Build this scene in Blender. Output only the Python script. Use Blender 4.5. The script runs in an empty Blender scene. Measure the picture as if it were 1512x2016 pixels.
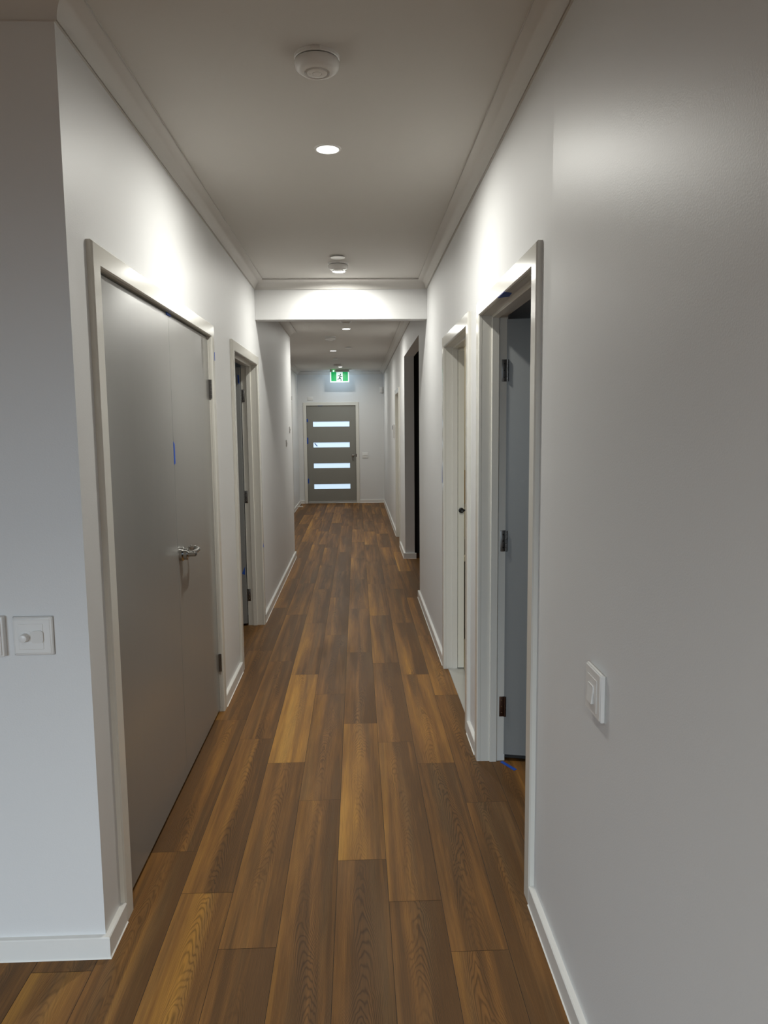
import bpy, bmesh, math, random
from mathutils import Vector, Matrix
from mathutils.geometry import tessellate_polygon
random.seed(7)
scn = bpy.context.scene
COL = scn.collection

# ------------------------------------------------------------------ camera, world, light levels
EYE = 1.59
F_PX, PITCH, YAW, ROLL = 1471.43, -0.1138, 0.0351, -0.0101
cam_d = bpy.data.cameras.new('camera'); cam = bpy.data.objects.new('camera', cam_d); COL.objects.link(cam)
cp, sp, cy, sy = math.cos(PITCH), math.sin(PITCH), math.cos(YAW), math.sin(YAW)
Fw = Vector((sy*cp, cy*cp, sp)); Rt = Vector((cy, -sy, 0)); Up = Rt.cross(Fw)
R2 = math.cos(ROLL)*Rt + math.sin(ROLL)*Up; U2 = -math.sin(ROLL)*Rt + math.cos(ROLL)*Up
cam.matrix_world = Matrix(((R2.x, U2.x, -Fw.x, 0), (R2.y, U2.y, -Fw.y, 0), (R2.z, U2.z, -Fw.z, EYE), (0, 0, 0, 1)))
cam_d.sensor_fit = 'HORIZONTAL'; cam_d.sensor_width = 36; cam_d.lens = 36*F_PX/1512
cam_d.clip_start = 0.02; cam_d.clip_end = 60
scn.camera = cam
world = bpy.data.worlds.new('world'); scn.world = world; world.use_nodes = True
world.node_tree.nodes['Background'].inputs[0].default_value = (0.55, 0.65, 0.8, 1)
world.node_tree.nodes['Background'].inputs[1].default_value = 0.02
vs = scn.view_settings
vs.view_transform = 'Standard'; vs.look = 'None'; vs.gamma = 1; vs.use_curve_mapping = False
vs.exposure = 0.08
DL_COL = (1.0, 0.995, 0.93)
DL_W = 18.5            # corridor downlights
LIVING_W = 34.0         # added unseen downlight behind the camera, brightens the near walls
DAY_W = 62.0           # added daylight from behind the camera, for the near walls
DAY_COL = (0.70, 0.86, 1.0)
CREAM_W = 9.0          # bathroom lamp
ROOM_DAY_W = 1.6       # dull daylight in the side rooms

def area(name, loc, rot, size, w, col, shape='DISK', size_y=None, spread=180, parent=None):
    l = bpy.data.lights.new(name, 'AREA'); l.shape = shape; l.size = size
    if size_y: l.size_y = size_y
    l.energy = w; l.color = col; l.spread = math.radians(spread)
    o = bpy.data.objects.new(name, l); o.location = loc; o.rotation_euler = rot; COL.objects.link(o)
    if parent: o.parent = parent
    return o
# added daylight behind the camera to brighten near walls; sky at side room windows
area('added_daylight_living', (-2.6, -4.3, 1.75), (math.radians(58), 0, math.radians(-20)), 2.5, DAY_W, DAY_COL, 'RECTANGLE', 1.0, spread=76)
area('daylight_bedroom', (3.22, 2.0, 1.5), (0, math.radians(90), 0), 1.2, ROOM_DAY_W, DAY_COL, 'RECTANGLE', 1.3)
area('daylight_store', (-3.42, 5.3, 1.5), (0, math.radians(-90), 0), 1.2, 1.8, DAY_COL, 'RECTANGLE', 1.3)

# ------------------------------------------------------------------ measurements
XL, XR = -0.784, 0.567            # faces of the left and right walls
XREC = -1.21                      # recessed left wall near the entry
Y0, YB, YLE, YF = 2.14, 6.032, 9.15, 15.68
ZC, CW = 2.735, 0.073             # ceiling, cornice size
ZBULK = 2.432
T = 0.115                         # wall thickness
AW, AT = 0.067, 0.018             # architrave width and thickness

# ------------------------------------------------------------------ materials
def mat(name):
    m = bpy.data.materials.new(name); m.use_nodes = True
    nt = m.node_tree
    return m, nt, nt.nodes['Principled BSDF']
def N(nt, t, **kw):
    n = nt.nodes.new(t)
    for k, v in kw.items(): setattr(n, k, v)
    return n
def simple(name, col, rough=0.5, metal=0.0, spec=0.5, bump=0.0, bscale=200, var=0.0, vscale=3.0, emit=None, es=0.0, stretch=None, coat=0.0, rvar=0.0):
    m, nt, b = mat(name)
    L = nt.links.new
    b.inputs['Roughness'].default_value = rough; b.inputs['Metallic'].default_value = metal
    b.inputs['Specular IOR Level'].default_value = spec
    b.inputs['Coat Weight'].default_value = coat
    tc = N(nt, 'ShaderNodeTexCoord'); mp = N(nt, 'ShaderNodeMapping'); L(tc.outputs['Object'], mp.inputs[0])
    if stretch: mp.inputs['Scale'].default_value = stretch
    nz = N(nt, 'ShaderNodeTexNoise'); nz.inputs['Scale'].default_value = vscale; nz.inputs['Detail'].default_value = 3
    L(mp.outputs[0], nz.inputs['Vector'])
    mx = N(nt, 'ShaderNodeMix', data_type='RGBA')
    mx.inputs['A'].default_value = (*[c*(1-var) for c in col], 1); mx.inputs['B'].default_value = (*[min(1, c*(1+var)) for c in col], 1)
    L(nz.outputs['Fac'], mx.inputs['Factor']); L(mx.outputs['Result'], b.inputs['Base Color'])
    if rvar:
        mr = N(nt, 'ShaderNodeMapRange'); mr.inputs['To Min'].default_value = rough-rvar; mr.inputs['To Max'].default_value = rough+rvar
        mr.inputs['From Min'].default_value = .3; mr.inputs['From Max'].default_value = .7
        L(nz.outputs['Fac'], mr.inputs['Value']); L(mr.outputs[0], b.inputs['Roughness'])
    if bump:
        nb = N(nt, 'ShaderNodeTexNoise'); nb.inputs['Scale'].default_value = bscale; nb.inputs['Detail'].default_value = 2
        L(mp.outputs[0], nb.inputs['Vector'])
        bp = N(nt, 'ShaderNodeBump'); bp.inputs['Strength'].default_value = bump; bp.inputs['Distance'].default_value = 0.001
        L(nb.outputs['Fac'], bp.inputs['Height']); L(bp.outputs[0], b.inputs['Normal'])
    if emit:
        b.inputs['Emission Color'].default_value = (*emit, 1); b.inputs['Emission Strength'].default_value = es
    return m

def wall_paint(name, sheen_break=None):
    """low sheen white paint with roller stipple; an optional newer, glossier coat on the part before y = sheen_break"""
    m, nt, b = mat(name); L = nt.links.new
    tc = N(nt, 'ShaderNodeTexCoord')
    n1 = N(nt, 'ShaderNodeTexNoise'); n1.inputs['Scale'].default_value = 1.3; n1.inputs['Detail'].default_value = 4
    L(tc.outputs['Object'], n1.inputs['Vector'])
    mx = N(nt, 'ShaderNodeMix', data_type='RGBA')
    mx.inputs['A'].default_value = (0.735, 0.735, 0.735, 1); mx.inputs['B'].default_value = (0.765, 0.765, 0.76, 1)
    L(n1.outputs['Fac'], mx.inputs['Factor']); L(mx.outputs['Result'], b.inputs['Base Color'])
    nb = N(nt, 'ShaderNodeTexNoise'); nb.inputs['Scale'].default_value = 240; nb.inputs['Detail'].default_value = 2
    L(tc.outputs['Object'], nb.inputs['Vector'])
    bp = N(nt, 'ShaderNodeBump'); bp.inputs['Strength'].default_value = 0.22; bp.inputs['Distance'].default_value = 0.0012
    L(nb.outputs['Fac'], bp.inputs['Height']); L(bp.outputs[0], b.inputs['Normal'])
    b.inputs['Roughness'].default_value = 0.46
    b.inputs['Specular IOR Level'].default_value = 0.33
    if sheen_break is not None:
        sx = N(nt, 'ShaderNodeSeparateXYZ'); L(tc.outputs['Object'], sx.inputs[0])
        lt = N(nt, 'ShaderNodeMath', operation='LESS_THAN'); lt.inputs[1].default_value = sheen_break
        L(sx.outputs['Y'], lt.inputs[0])
        mr = N(nt, 'ShaderNodeMapRange'); mr.inputs['To Min'].default_value = 0.55; mr.inputs['To Max'].default_value = 0.44
        L(lt.outputs[0], mr.inputs['Value']); L(mr.outputs[0], b.inputs['Roughness'])
    return m

M = {}
M['wall'] = wall_paint('wall_paint')
M['wall_r'] = wall_paint('wall_paint_two_coats', 2.2)
M['ceiling'] = simple('ceiling_paint', (0.64, 0.618, 0.585), 0.85, spec=0.2, bump=0.15, bscale=160, var=0.015)
M['cornice'] = simple('cornice_paint', (0.66, 0.64, 0.61), 0.7, spec=0.3, var=0.01)
M['trim'] = simple('gloss_trim_paint', (0.73, 0.712, 0.655), 0.17, spec=0.5, bump=0.15, bscale=70, var=0.01)
M['skirt'] = simple('skirting_paint', (0.80, 0.79, 0.76), 0.28, spec=0.5, bump=0.2, bscale=60, var=0.01)
M['caulk'] = simple('white_caulk', (0.85, 0.84, 0.80), 0.5)
M['door_l'] = simple('grey_door_enamel', (0.245, 0.24, 0.225), 0.21, spec=1.0, bump=0.08, bscale=30, stretch=(9, 9, 0.25), var=0.02, vscale=1.2)
_b = M['door_l'].node_tree.nodes['Principled BSDF']; _b.inputs['Anisotropic'].default_value = 0.9
_t = M['door_l'].node_tree.nodes.new('ShaderNodeCombineXYZ'); _t.inputs[2].default_value = 1.0
M['door_l'].node_tree.links.new(_t.outputs[0], _b.inputs['Tangent'])
M['door_f'] = simple('grey_front_door_paint', (0.25, 0.245, 0.22), 0.4, bump=0.15, bscale=120, var=0.02)
M['door_r'] = simple('grey_room_door_paint', (0.235, 0.24, 0.235), 0.36, bump=0.2, bscale=100, var=0.01)
M['cream_door'] = simple('cream_door_paint', (0.74, 0.72, 0.63), 0.35, var=0.01)
M['chrome'] = simple('brushed_steel', (0.50, 0.49, 0.47), 0.13, metal=1.0)
M['steel'] = simple('dull_hinge_steel', (0.20, 0.195, 0.19), 0.35, metal=1.0, var=0.1, vscale=60)
M['bronze'] = simple('dark_hinge_metal', (0.09, 0.05, 0.035), 0.45, metal=1.0, var=0.3, vscale=40)
M['plastic'] = simple('white_plastic', (0.80, 0.79, 0.77), 0.32, var=0.005)
M['alarm'] = simple('alarm_plastic', (0.74, 0.73, 0.71), 0.2, var=0.005)
M['plastic2'] = simple('white_plastic_warm', (0.75, 0.73, 0.70), 0.38, var=0.005)
M['grey_plastic'] = simple('grey_plastic', (0.42, 0.41, 0.39), 0.45)
M['black'] = simple('black_plastic', (0.012, 0.012, 0.012), 0.3)
M['dark'] = simple('dark_gap', (0.02, 0.018, 0.016), 0.8)
M['tape'] = simple('blue_masking_tape', (0.008, 0.07, 0.42), 0.6, bump=0.4, bscale=300, var=0.1, vscale=80)
M['diff'] = simple('lit_diffuser', (0.9, 0.9, 0.88), 0.4, emit=(1.0, 0.985, 0.95), es=9.0)
M['glass_lit'] = simple('frosted_daylit_glass', (0.6, 0.7, 0.8), 0.15, emit=(0.60, 0.80, 1.0), es=.80)
M['exit_white'] = simple('exit_white_panel', (0.8, 0.9, 0.88), 0.3, emit=(0.72, 1.0, 0.97), es=.6)
M['exit_green'] = simple('exit_green_field', (0.0, 0.35, 0.1), 0.3, emit=(0.0, 0.42, 0.11), es=0.6)
M['exit_dark'] = simple('exit_figure_green', (0.0, 0.12, 0.09), 0.4, emit=(0.0, 0.06, 0.055), es=0.4)
M['led_green'] = simple('green_indicator', (0.2, 1, 0.4), 0.3, emit=(0.12, 1.0, 0.28), es=18.0)
M['led_red'] = simple('tiny_indicator', (0.02, 0.01, 0.01), 0.3)
M['screen'] = simple('thermostat_screen', (0.02, 0.07, 0.10), 0.12)
M['grout'] = simple('bathroom_floor', (0.62, 0.58, 0.46), 0.4, var=0.05)
M['cream_wall'] = simple('bathroom_wall', (0.72, 0.69, 0.58), 0.5, var=0.01)
M['tan'] = simple('tan_board', (0.45, 0.33, 0.17), 0.5, var=0.1, vscale=20)
M['vanity'] = simple('dark_cabinet', (0.06, 0.055, 0.035), 0.4)
M['alu'] = simple('aluminium_strip', (0.62, 0.62, 0.60), 0.35, metal=0.6)
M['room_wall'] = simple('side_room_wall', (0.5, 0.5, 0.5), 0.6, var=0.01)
M['room_dark'] = simple('dark_room_wall', (0.03, 0.03, 0.033), 0.7, var=0.05)  # darkness of the unlit room put into the wall colour
M['strip_black'] = simple('under_leaf_strip', (0.01, 0.01, 0.01), 0.6)
M['glass'] = simple('window_glass', (0.8, 0.88, 0.95), 0.05)
M['glass'].node_tree.nodes['Principled BSDF'].inputs['Transmission Weight'].default_value = 1.0

def floor_material():
    """wood-look vinyl planks, the board number, its tone and its side streak come from per-board attributes"""
    m, nt, b = mat('spotted_gum_planks'); L = nt.links.new
    uv = N(nt, 'ShaderNodeUVMap'); uv.uv_map = 'board'
    at = N(nt, 'ShaderNodeAttribute'); at.attribute_name = 'tone'        # r tone, g streak side, b seed
    sep = N(nt, 'ShaderNodeSeparateColor'); L(at.outputs['Color'], sep.inputs[0])
    suv = N(nt, 'ShaderNodeSeparateXYZ'); L(uv.outputs[0], suv.inputs[0])
    def math_(op, a, bb=None, c=None):
        n = N(nt, 'ShaderNodeMath', operation=op)
        for i, v in enumerate((a, bb, c)):
            if v is None: continue
            if isinstance(v, (int, float)): n.inputs[i].default_value = v
            else: L(v, n.inputs[i])
        return n.outputs[0]
    def noise(vec, scale, detail=4, rough=.55, dist=0):
        n = N(nt, 'ShaderNodeTexNoise'); n.inputs['Scale'].default_value = scale; n.inputs['Detail'].default_value = detail
        n.inputs['Roughness'].default_value = rough; n.inputs['Distortion'].default_value = dist
        L(vec, n.inputs['Vector']); return n.outputs['Fac']
    def comb(x, y, z):
        n = N(nt, 'ShaderNodeCombineXYZ')
        for i, v in enumerate((x, y, z)):
            if isinstance(v, (int, float)): n.inputs[i].default_value = v
            else: L(v, n.inputs[i])
        return n.outputs[0]
    seed = math_('MULTIPLY', sep.outputs[2], 97.0)
    u, v = suv.outputs['X'], suv.outputs['Y']
    # slow drift of tone along and across the board
    drift = noise(comb(math_('MULTIPLY', u, 9.0), math_('MULTIPLY', v, 0.9), seed), 1.0, 3, .6, .4)
    # cathedral figure: open arches stacked along the board, closing into straight grain towards its edges
    wob = noise(comb(math_('MULTIPLY', u, 11.0), math_('MULTIPLY', v, 2.2), seed), 1.0, 3, .55, .5)
    wan = noise(comb(0.0, math_('MULTIPLY', v, 1.1), math_('ADD', seed, 5.0)), 1.0, 1)
    cu = math_('SUBTRACT', u, math_('MULTIPLY', wan, 0.178))
    par = math_('MULTIPLY', math_('MULTIPLY', cu, cu), 150.0)
    fld = math_('ADD', math_('ADD', v, par), math_('MULTIPLY', wob, 0.55))
    rings = math_('SINE', math_('MULTIPLY', fld, 125.0))
    rings = math_('MULTIPLY', math_('ADD', rings, 1.0), 0.5)
    rings = math_('POWER', rings, 3.0)
    amt = noise(comb(math_('MULTIPLY', u, 6.0), math_('MULTIPLY', v, 1.3), math_('ADD', seed, 13.0)), 1.0, 2)
    am = N(nt, 'ShaderNodeMapRange'); am.inputs['From Min'].default_value = .36; am.inputs['From Max'].default_value = .6; L(amt, am.inputs['Value'])
    rings = math_('MULTIPLY', rings, am.outputs[0])
    band = noise(comb(math_('MULTIPLY', u, 17.0), math_('MULTIPLY', v, 0.55), math_('ADD', seed, 3.0)), 1.0, 3, .5, .8)
    fine = noise(comb(math_('MULTIPLY', u, 420.0), math_('MULTIPLY', v, 9.0), seed), 1.0, 3, .6)
    med = noise(comb(math_('MULTIPLY', u, 70.0), math_('MULTIPLY', v, 2.2), seed), 1.0, 4, .6, .6)
    # side streak : lighter sapwood along one edge
    side = math_('MULTIPLY', math_('SUBTRACT', math_('DIVIDE', u, 0.178), 0.5), math_('MULTIPLY', math_('SUBTRACT', sep.outputs[1], 0.5), 1.3))
    t = math_('ADD', sep.outputs[0], math_('ADD', math_('MULTIPLY', math_('SUBTRACT', drift, 0.5), 0.6), math_('MULTIPLY', math_('SUBTRACT', band, 0.5), 1.55)))
    t = math_('ADD', t, side)
    t = math_('ADD', t, math_('MULTIPLY', math_('SUBTRACT', med, 0.5), 0.55))
    cr = N(nt, 'ShaderNodeValToRGB'); L(t, cr.inputs[0])
    e = cr.color_ramp.elements
    e[0].position = 0.0; e[0].color = (0.130, 0.062, 0.019, 1)
    e[1].position = 1.0; e[1].color = (0.52, 0.272, 0.055, 1)
    for p, c in ((0.3, (0.225, 0.103, 0.027, 1)), (0.55, (0.315, 0.150, 0.034, 1)), (0.78, (0.43, 0.208, 0.039, 1))):
        x = e.new(p); x.color = c
    dk = math_('SUBTRACT', 1.0, math_('MULTIPLY', rings, 0.45))
    dk = math_('MULTIPLY', dk, math_('ADD', 0.62, math_('MULTIPLY', fine, 0.76)))
    # grey weathered wash on some boards
    grey = noise(comb(math_('MULTIPLY', u, 16.0), math_('MULTIPLY', v, 0.7), math_('ADD', seed, 31.0)), 1.0, 2)
    gm = N(nt, 'ShaderNodeMapRange'); gm.inputs['From Min'].default_value = .5; gm.inputs['From Max'].default_value = .72; gm.inputs['To Max'].default_value = .35
    L(grey, gm.inputs['Value'])
    mg = N(nt, 'ShaderNodeMix', data_type='RGBA'); L(gm.outputs[0], mg.inputs['Factor']); L(cr.outputs[0], mg.inputs['A'])
    mg.inputs['B'].default_value = (0.19, 0.118, 0.052, 1)
    mul = N(nt, 'ShaderNodeVectorMath', operation='SCALE'); L(mg.outputs['Result'], mul.inputs[0]); L(dk, mul.inputs['Scale'])
    L(mul.outputs[0], b.inputs['Base Color'])
    # joints between boards
    hgt = math_('ADD', math_('MULTIPLY', fine, 0.6), math_('MULTIPLY', rings, -0.5))
    bp = N(nt, 'ShaderNodeBump'); bp.inputs['Strength'].default_value = 0.32; bp.inputs['Distance'].default_value = 0.0012
    L(hgt, bp.inputs['Height']); L(bp.outputs[0], b.inputs['Normal'])
    rr = math_('ADD', 0.44, math_('MULTIPLY', fine, 0.12)); L(rr, b.inputs['Roughness'])
    b.inputs['Specular IOR Level'].default_value = 0.2
    return m
M['floor'] = floor_material()

# ------------------------------------------------------------------ helpers
WL = {}      # world position of every object's origin
def obj(name, bm, m, parent=None, smooth=False, origin=None):
    bmesh.ops.recalc_face_normals(bm, faces=bm.faces[:])
    o0 = Vector(WL[parent.name]) if parent else Vector(origin or (0, 0, 0))
    bmesh.ops.translate(bm, verts=bm.verts[:], vec=-o0)
    me = bpy.data.meshes.new(name); bm.to_mesh(me); bm.free()
    if smooth:
        for p in me.polygons: p.use_smooth = True
        me.set_sharp_from_angle(angle=math.radians(35))
    me.materials.append(m)
    o = bpy.data.objects.new(name, me); COL.objects.link(o)
    if parent: o.parent = parent
    else: o.location = o0
    WL[o.name] = tuple(o0)
    return o
def tag(o, label, cat, group=None):
    o['label'] = label; o['category'] = cat
    if group: o['group'] = group
    return o
def empty(name, loc):
    o = bpy.data.objects.new(name, None); COL.objects.link(o); o.location = loc; o.empty_display_size = .05
    WL[o.name] = tuple(loc); return o
def thing(name, label, cat, loc, group=None): return tag(empty(name, loc), label, cat, group)
def struct(name, bm, m, smooth=False):
    o = obj(name, bm, m, smooth=smooth); o['kind'] = 'structure'; return o
def dup(o, parent=None, loc=None):
    c = o.copy(); COL.objects.link(c)
    if parent: c.parent = parent
    if loc is not None: c.location = loc
    for ch in o.children: dup(ch, c)
    return c
def NB(): return bmesh.new()
def box(bm, x0, x1, y0, y1, z0, z1, bev=0, seg=2):
    t = bmesh.new()
    bmesh.ops.create_cube(t, size=1)
    for v in t.verts:
        v.co = Vector(((x0+x1)/2 + v.co.x*(x1-x0), (y0+y1)/2 + v.co.y*(y1-y0), (z0+z1)/2 + v.co.z*(z1-z0)))
    if bev: bmesh.ops.bevel(t, geom=t.edges[:]+t.verts[:], offset=bev, segments=seg, affect='EDGES', profile=.5, clamp_overlap=True)
    merge(bm, t); return bm
def merge(bm, t):
    me = bpy.data.meshes.new('tmp'); t.to_mesh(me); t.free(); bm.from_mesh(me); bpy.data.meshes.remove(me)
def lathe(bm, prof, seg=40, mtx=None):
    """prof: list of (r, z) revolved about z, closed at the axis"""
    t = bmesh.new(); rows = []
    for r, z in prof:
        if r < 1e-6: rows.append([t.verts.new((0, 0, z))])
        else: rows.append([t.verts.new((r*math.cos(2*math.pi*k/seg), r*math.sin(2*math.pi*k/seg), z)) for k in range(seg)])
    for a, b in zip(rows, rows[1:]):
        for k in range(seg):
            j = (k+1) % seg
            if len(a) == 1 and len(b) == 1: continue
            if len(a) == 1: t.faces.new((a[0], b[k], b[j]))
            elif len(b) == 1: t.faces.new((a[k], a[j], b[0]))
            else: t.faces.new((a[k], a[j], b[j], b[k]))
    if mtx is not None: bmesh.ops.transform(t, matrix=mtx, verts=t.verts[:])
    merge(bm, t); return bm
def sweep(bm, pts, n, prof, closed=False):
    """run a closed profile [(side, along n)] along a path lying in the plane with normal n, mitred corners"""
    t = bmesh.new(); n = Vector(n); P = [Vector(p) for p in pts]; k = len(P); rings = []
    for i, p in enumerate(P):
        ds = []
        if closed or i > 0: ds.append((p-P[i-1]).normalized())
        if closed or i < k-1: ds.append((P[(i+1) % k]-p).normalized())
        ss = [d.cross(n) for d in ds]
        m = ss[0] if len(ss) == 1 else (ss[0]+ss[1])/(1+ss[0].dot(ss[1]))
        rings.append([t.verts.new(p+m*s+n*h) for s, h in prof])
    q = len(prof)
    for i in range(k if closed else k-1):
        a, b = rings[i], rings[(i+1) % k]
        for j in range(q): t.faces.new((a[j], a[(j+1) % q], b[(j+1) % q], b[j]))
    if not closed: t.faces.new(rings[0]); t.faces.new(rings[-1][::-1])
    merge(bm, t); return bm
def slab(bm, poly, axis, a0, a1):
    """extrude a 2-D polygon along an axis between a0 and a1 (poly coords are the two other axes in order)"""
    t = bmesh.new()
    def P(u, v, w): return {'x': (w, u, v), 'y': (u, w, v), 'z': (u, v, w)}[axis]
    A = [t.verts.new(P(u, v, a0)) for u, v in poly]; B = [t.verts.new(P(u, v, a1)) for u, v in poly]
    for tri in tessellate_polygon([[Vector((u, v, 0)) for u, v in poly]]):
        t.faces.new([A[i] for i in tri]); t.faces.new([B[i] for i in reversed(tri)])
    for i in range(len(poly)):
        j = (i+1) % len(poly); t.faces.new((A[i], A[j], B[j], B[i]))
    merge(bm, t); return bm
def bar(bm, p0, p1, r, seg=12):
    p0, p1 = Vector(p0), Vector(p1); d = p1-p0
    q = Vector((0, 0, 1)).rotation_difference(d.normalized()).to_matrix().to_4x4()
    return lathe(bm, [(0, 0), (r, 0), (r, d.length), (0, d.length)], seg, Matrix.Translation(p0) @ q)

def rounded(a0, a1, b0, b1, r, k=6):
    out = []
    for cx, cy_, q in ((a1-r, b1-r, 0), (a0+r, b1-r, 1), (a0+r, b0+r, 2), (a1-r, b0+r, 3)):
        for i in range(k+1):
            an = (q+i/k)*math.pi/2; out.append((cx+r*math.cos(an), cy_+r*math.sin(an)))
    return out
# ------------------------------------------------------------------ floor
def build_floor():
    W, LEN, X0 = 0.178, 1.28, -0.092
    phase = {-4: 3.97, -3: 2.43, -2: 2.145, -1: 3.055, 0: 2.60, 1: 2.35, 2: 2.10, 3: 3.0}
    # (tone, streak side) of the boards that can be told apart, keyed by column and board number from the joint above
    look = {(0, 2.60): (.72, .55), (0, 1.32): (.26, .62), (0, 3.88): (.22, .5), (0, 5.16): (.5, .3), (0, 0.04): (.4, .6),
            (1, 2.35): (.42, .22), (1, 1.07): (.22, .55), (1, 3.63): (.4, .25), (1, 4.91): (.35, .3), (1, -.21): (.25, .5),
            (2, 2.10): (.28, .68), (2, 3.38): (.6, .7), (2, .82): (.25, .6), (2, 4.66): (.35, .2),
            (-1, 3.055): (.25, .5), (-1, 1.775): (.42, .15), (-1, 4.335): (.3, .35), (-1, .495): (.42, .3), (-1, 5.615): (.55, .4),
            (-2, 3.425): (.78, .5), (-2, 2.145): (.42, .35), (-2, .865): (.28, .4), (-2, 4.705): (.5, .3),
            (-3, 2.43): (.42, .2), (-3, 1.15): (.68, .62), (-3, 3.71): (.45, .35), (-3, 4.99): (.42, .3),
            (-4, 2.69): (.35, .75), (-4, 1.41): (.35, .5), (-4, 3.97): (.38, .6),
            (3, 3.0): (.3, .65), (3, 1.72): (.35, .7), (3, 4.28): (.62, .5)}
    bm = bmesh.new()
    uvl = bm.loops.layers.uv.new('board'); cl = bm.loops.layers.color.new('tone')
    xa, xb, ya, yb = -5.2, 3.3, -4.4, 15.78
    i0, i1 = math.floor((xa-X0)/W), math.ceil((xb-X0)/W)
    g = 0.0007
    for c in range(i0, i1):
        ph = phase.get(c, random.uniform(0, LEN))
        y = ph - math.ceil((ph-ya)/LEN)*LEN
        while y < yb:
            lk = None
            for (cc, yy), v in look.items():
                if cc == c and abs(yy-y) < 0.1: lk = v
            tone, st = lk or (random.uniform(.12, .7), random.uniform(.2, .8))
            seed = random.random()
            x0, x1 = X0+c*W+g, X0+(c+1)*W-g; y0, y1 = max(y+g, ya), min(y+LEN-g, yb)
            if y1 > y0:
                vs_ = [bm.verts.new(p) for p in ((x0, y0, 0), (x1, y0, 0), (x1, y1, 0), (x0, y1, 0))]
                f = bm.faces.new(vs_)
                du = 0
                for lp, (a, b_) in zip(f.loops, ((0, y0-y), (W, y0-y), (W, y1-y), (0, y1-y))):
                    lp[uvl].uv = (a+du, b_+seed*7); lp[cl] = (tone, st, seed, 1)
            y += LEN
    # thin body under the boards closes the joints
    return bm
fl = struct('floor', build_floor(), M['floor'])
sub = NB(); box(sub, -5.2, 3.3, -4.4, 15.78, -0.12, -0.0012)
subf = obj('floor_underlay', sub, M['dark'], fl)

# ------------------------------------------------------------------ ceiling, walls
c = NB(); box(c, -5.2, 3.3, -4.4, 15.8, ZC, ZC+0.1); struct('ceiling', c, M['ceiling'])

def wall_yz(name, x0, x1, y0, y1, openings, m):
    poly = [(y0, 0)]
    for a, b_, z in openings: poly += [(a, 0), (a, z), (b_, z), (b_, 0)]
    poly += [(y1, 0), (y1, ZC), (y0, ZC)]
    bm = NB(); slab(bm, poly, 'x', x0, x1); return bm
LIN = 0.018
# door openings (inner size): near, far, head height
L1 = (2.357, 4.100, 2.077); L2 = (4.850, 5.960, 2.077); L3 = (12.95, 13.93, 2.035)
R1 = (2.377, 3.390, 2.077); R2_ = (3.784, 4.760, 2.080); R3 = (6.83, 8.92, 2.405); R4 = (9.905, 10.72, 2.037)
def grow(d): return (d[0]-LIN, d[1]+LIN, d[2]+LIN)
bm = wall_yz('wall_left', XL-T, XL, Y0, YLE, [grow(L1), grow(L2)], None)
for v in bm.verts:
    if abs(v.co.y-Y0) < 1e-4 and v.co.x < XL-.01: v.co.y = Y0+T
struct('wall_left', bm, M['wall'])
bm = NB(); slab(bm, [(-5.2, Y0), (XL, Y0), (XL-T, Y0+T), (-5.2, Y0+T)], 'z', 0, ZC); struct('wall_front', bm, M['wall'])
bm = NB(); box(bm, XREC-T, XL-T, YLE-T, YLE, 0, ZC); struct('wall_return', bm, M['wall'])
struct('wall_entry', wall_yz('', XREC-T, XREC, YLE, YF, [grow(L3)], None), M['wall'])
struct('wall_right', wall_yz('', XR, XR+T, -4.4, YF, [grow(R1), grow(R2_), R3, grow(R4)], None), M['wall_r'])
FD = (-1.040, -0.020, 2.035)
poly = [(XREC-T, 0), (FD[0]-LIN, 0), (FD[0]-LIN, FD[2]+LIN), (FD[1]+LIN, FD[2]+LIN), (FD[1]+LIN, 0), (3.3, 0), (3.3, ZC), (XREC-T, ZC)]
bm = NB(); slab(bm, poly, 'y', YF, YF+T); struct('wall_far', bm, M['wall'])
bm = NB(); box(bm, XL, XR, YB, YB+0.10, ZBULK, ZC, .002, 1); struct('wall_bulkhead', bm, M['wall'])
# side rooms and living room shells
bm = NB(); box(bm, 3.2, 3.3, -4.4, 1.3, 0, ZC); box(bm, 3.2, 3.3, 2.7, YF, 0, ZC); box(bm, 3.2, 3.3, 1.3, 2.7, 0, .9); box(bm, 3.2, 3.3, 1.3, 2.7, 2.1, ZC)
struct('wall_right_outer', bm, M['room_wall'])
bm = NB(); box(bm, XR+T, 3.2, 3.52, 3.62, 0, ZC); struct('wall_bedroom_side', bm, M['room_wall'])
bm = NB(); box(bm, XR+T, 3.2, 5.75, 5.85, 0, ZC); struct('wall_bathroom_side', bm, M['cream_wall'])
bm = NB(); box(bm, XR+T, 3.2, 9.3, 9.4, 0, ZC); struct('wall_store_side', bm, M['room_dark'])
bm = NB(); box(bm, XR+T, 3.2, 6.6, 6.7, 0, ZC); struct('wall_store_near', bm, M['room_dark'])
bm = NB(); box(bm, -3.6, -3.5, Y0+T, 4.65, 0, ZC); box(bm, -3.6, -3.5, 4.65, 5.95, 0, .9); box(bm, -3.6, -3.5, 4.65, 5.95, 2.1, ZC); box(bm, -3.6, -3.5, 5.95, YF, 0, ZC)
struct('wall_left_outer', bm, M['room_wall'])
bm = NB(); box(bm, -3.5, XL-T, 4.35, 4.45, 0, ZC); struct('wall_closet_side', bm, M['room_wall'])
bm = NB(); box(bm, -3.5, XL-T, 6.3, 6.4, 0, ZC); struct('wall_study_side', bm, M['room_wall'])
bm = NB()
box(bm, -5.2, -3.9, -4.1, -4.0, 0, ZC); box(bm, -1.3, XR, -4.1, -4.0, 0, ZC); box(bm, -3.9, -1.3, -4.1, -4.0, 2.3, ZC); box(bm, -3.9, -1.3, -4.1, -4.0, 0, .12)
struct('wall_back', bm, M['wall'])
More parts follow.
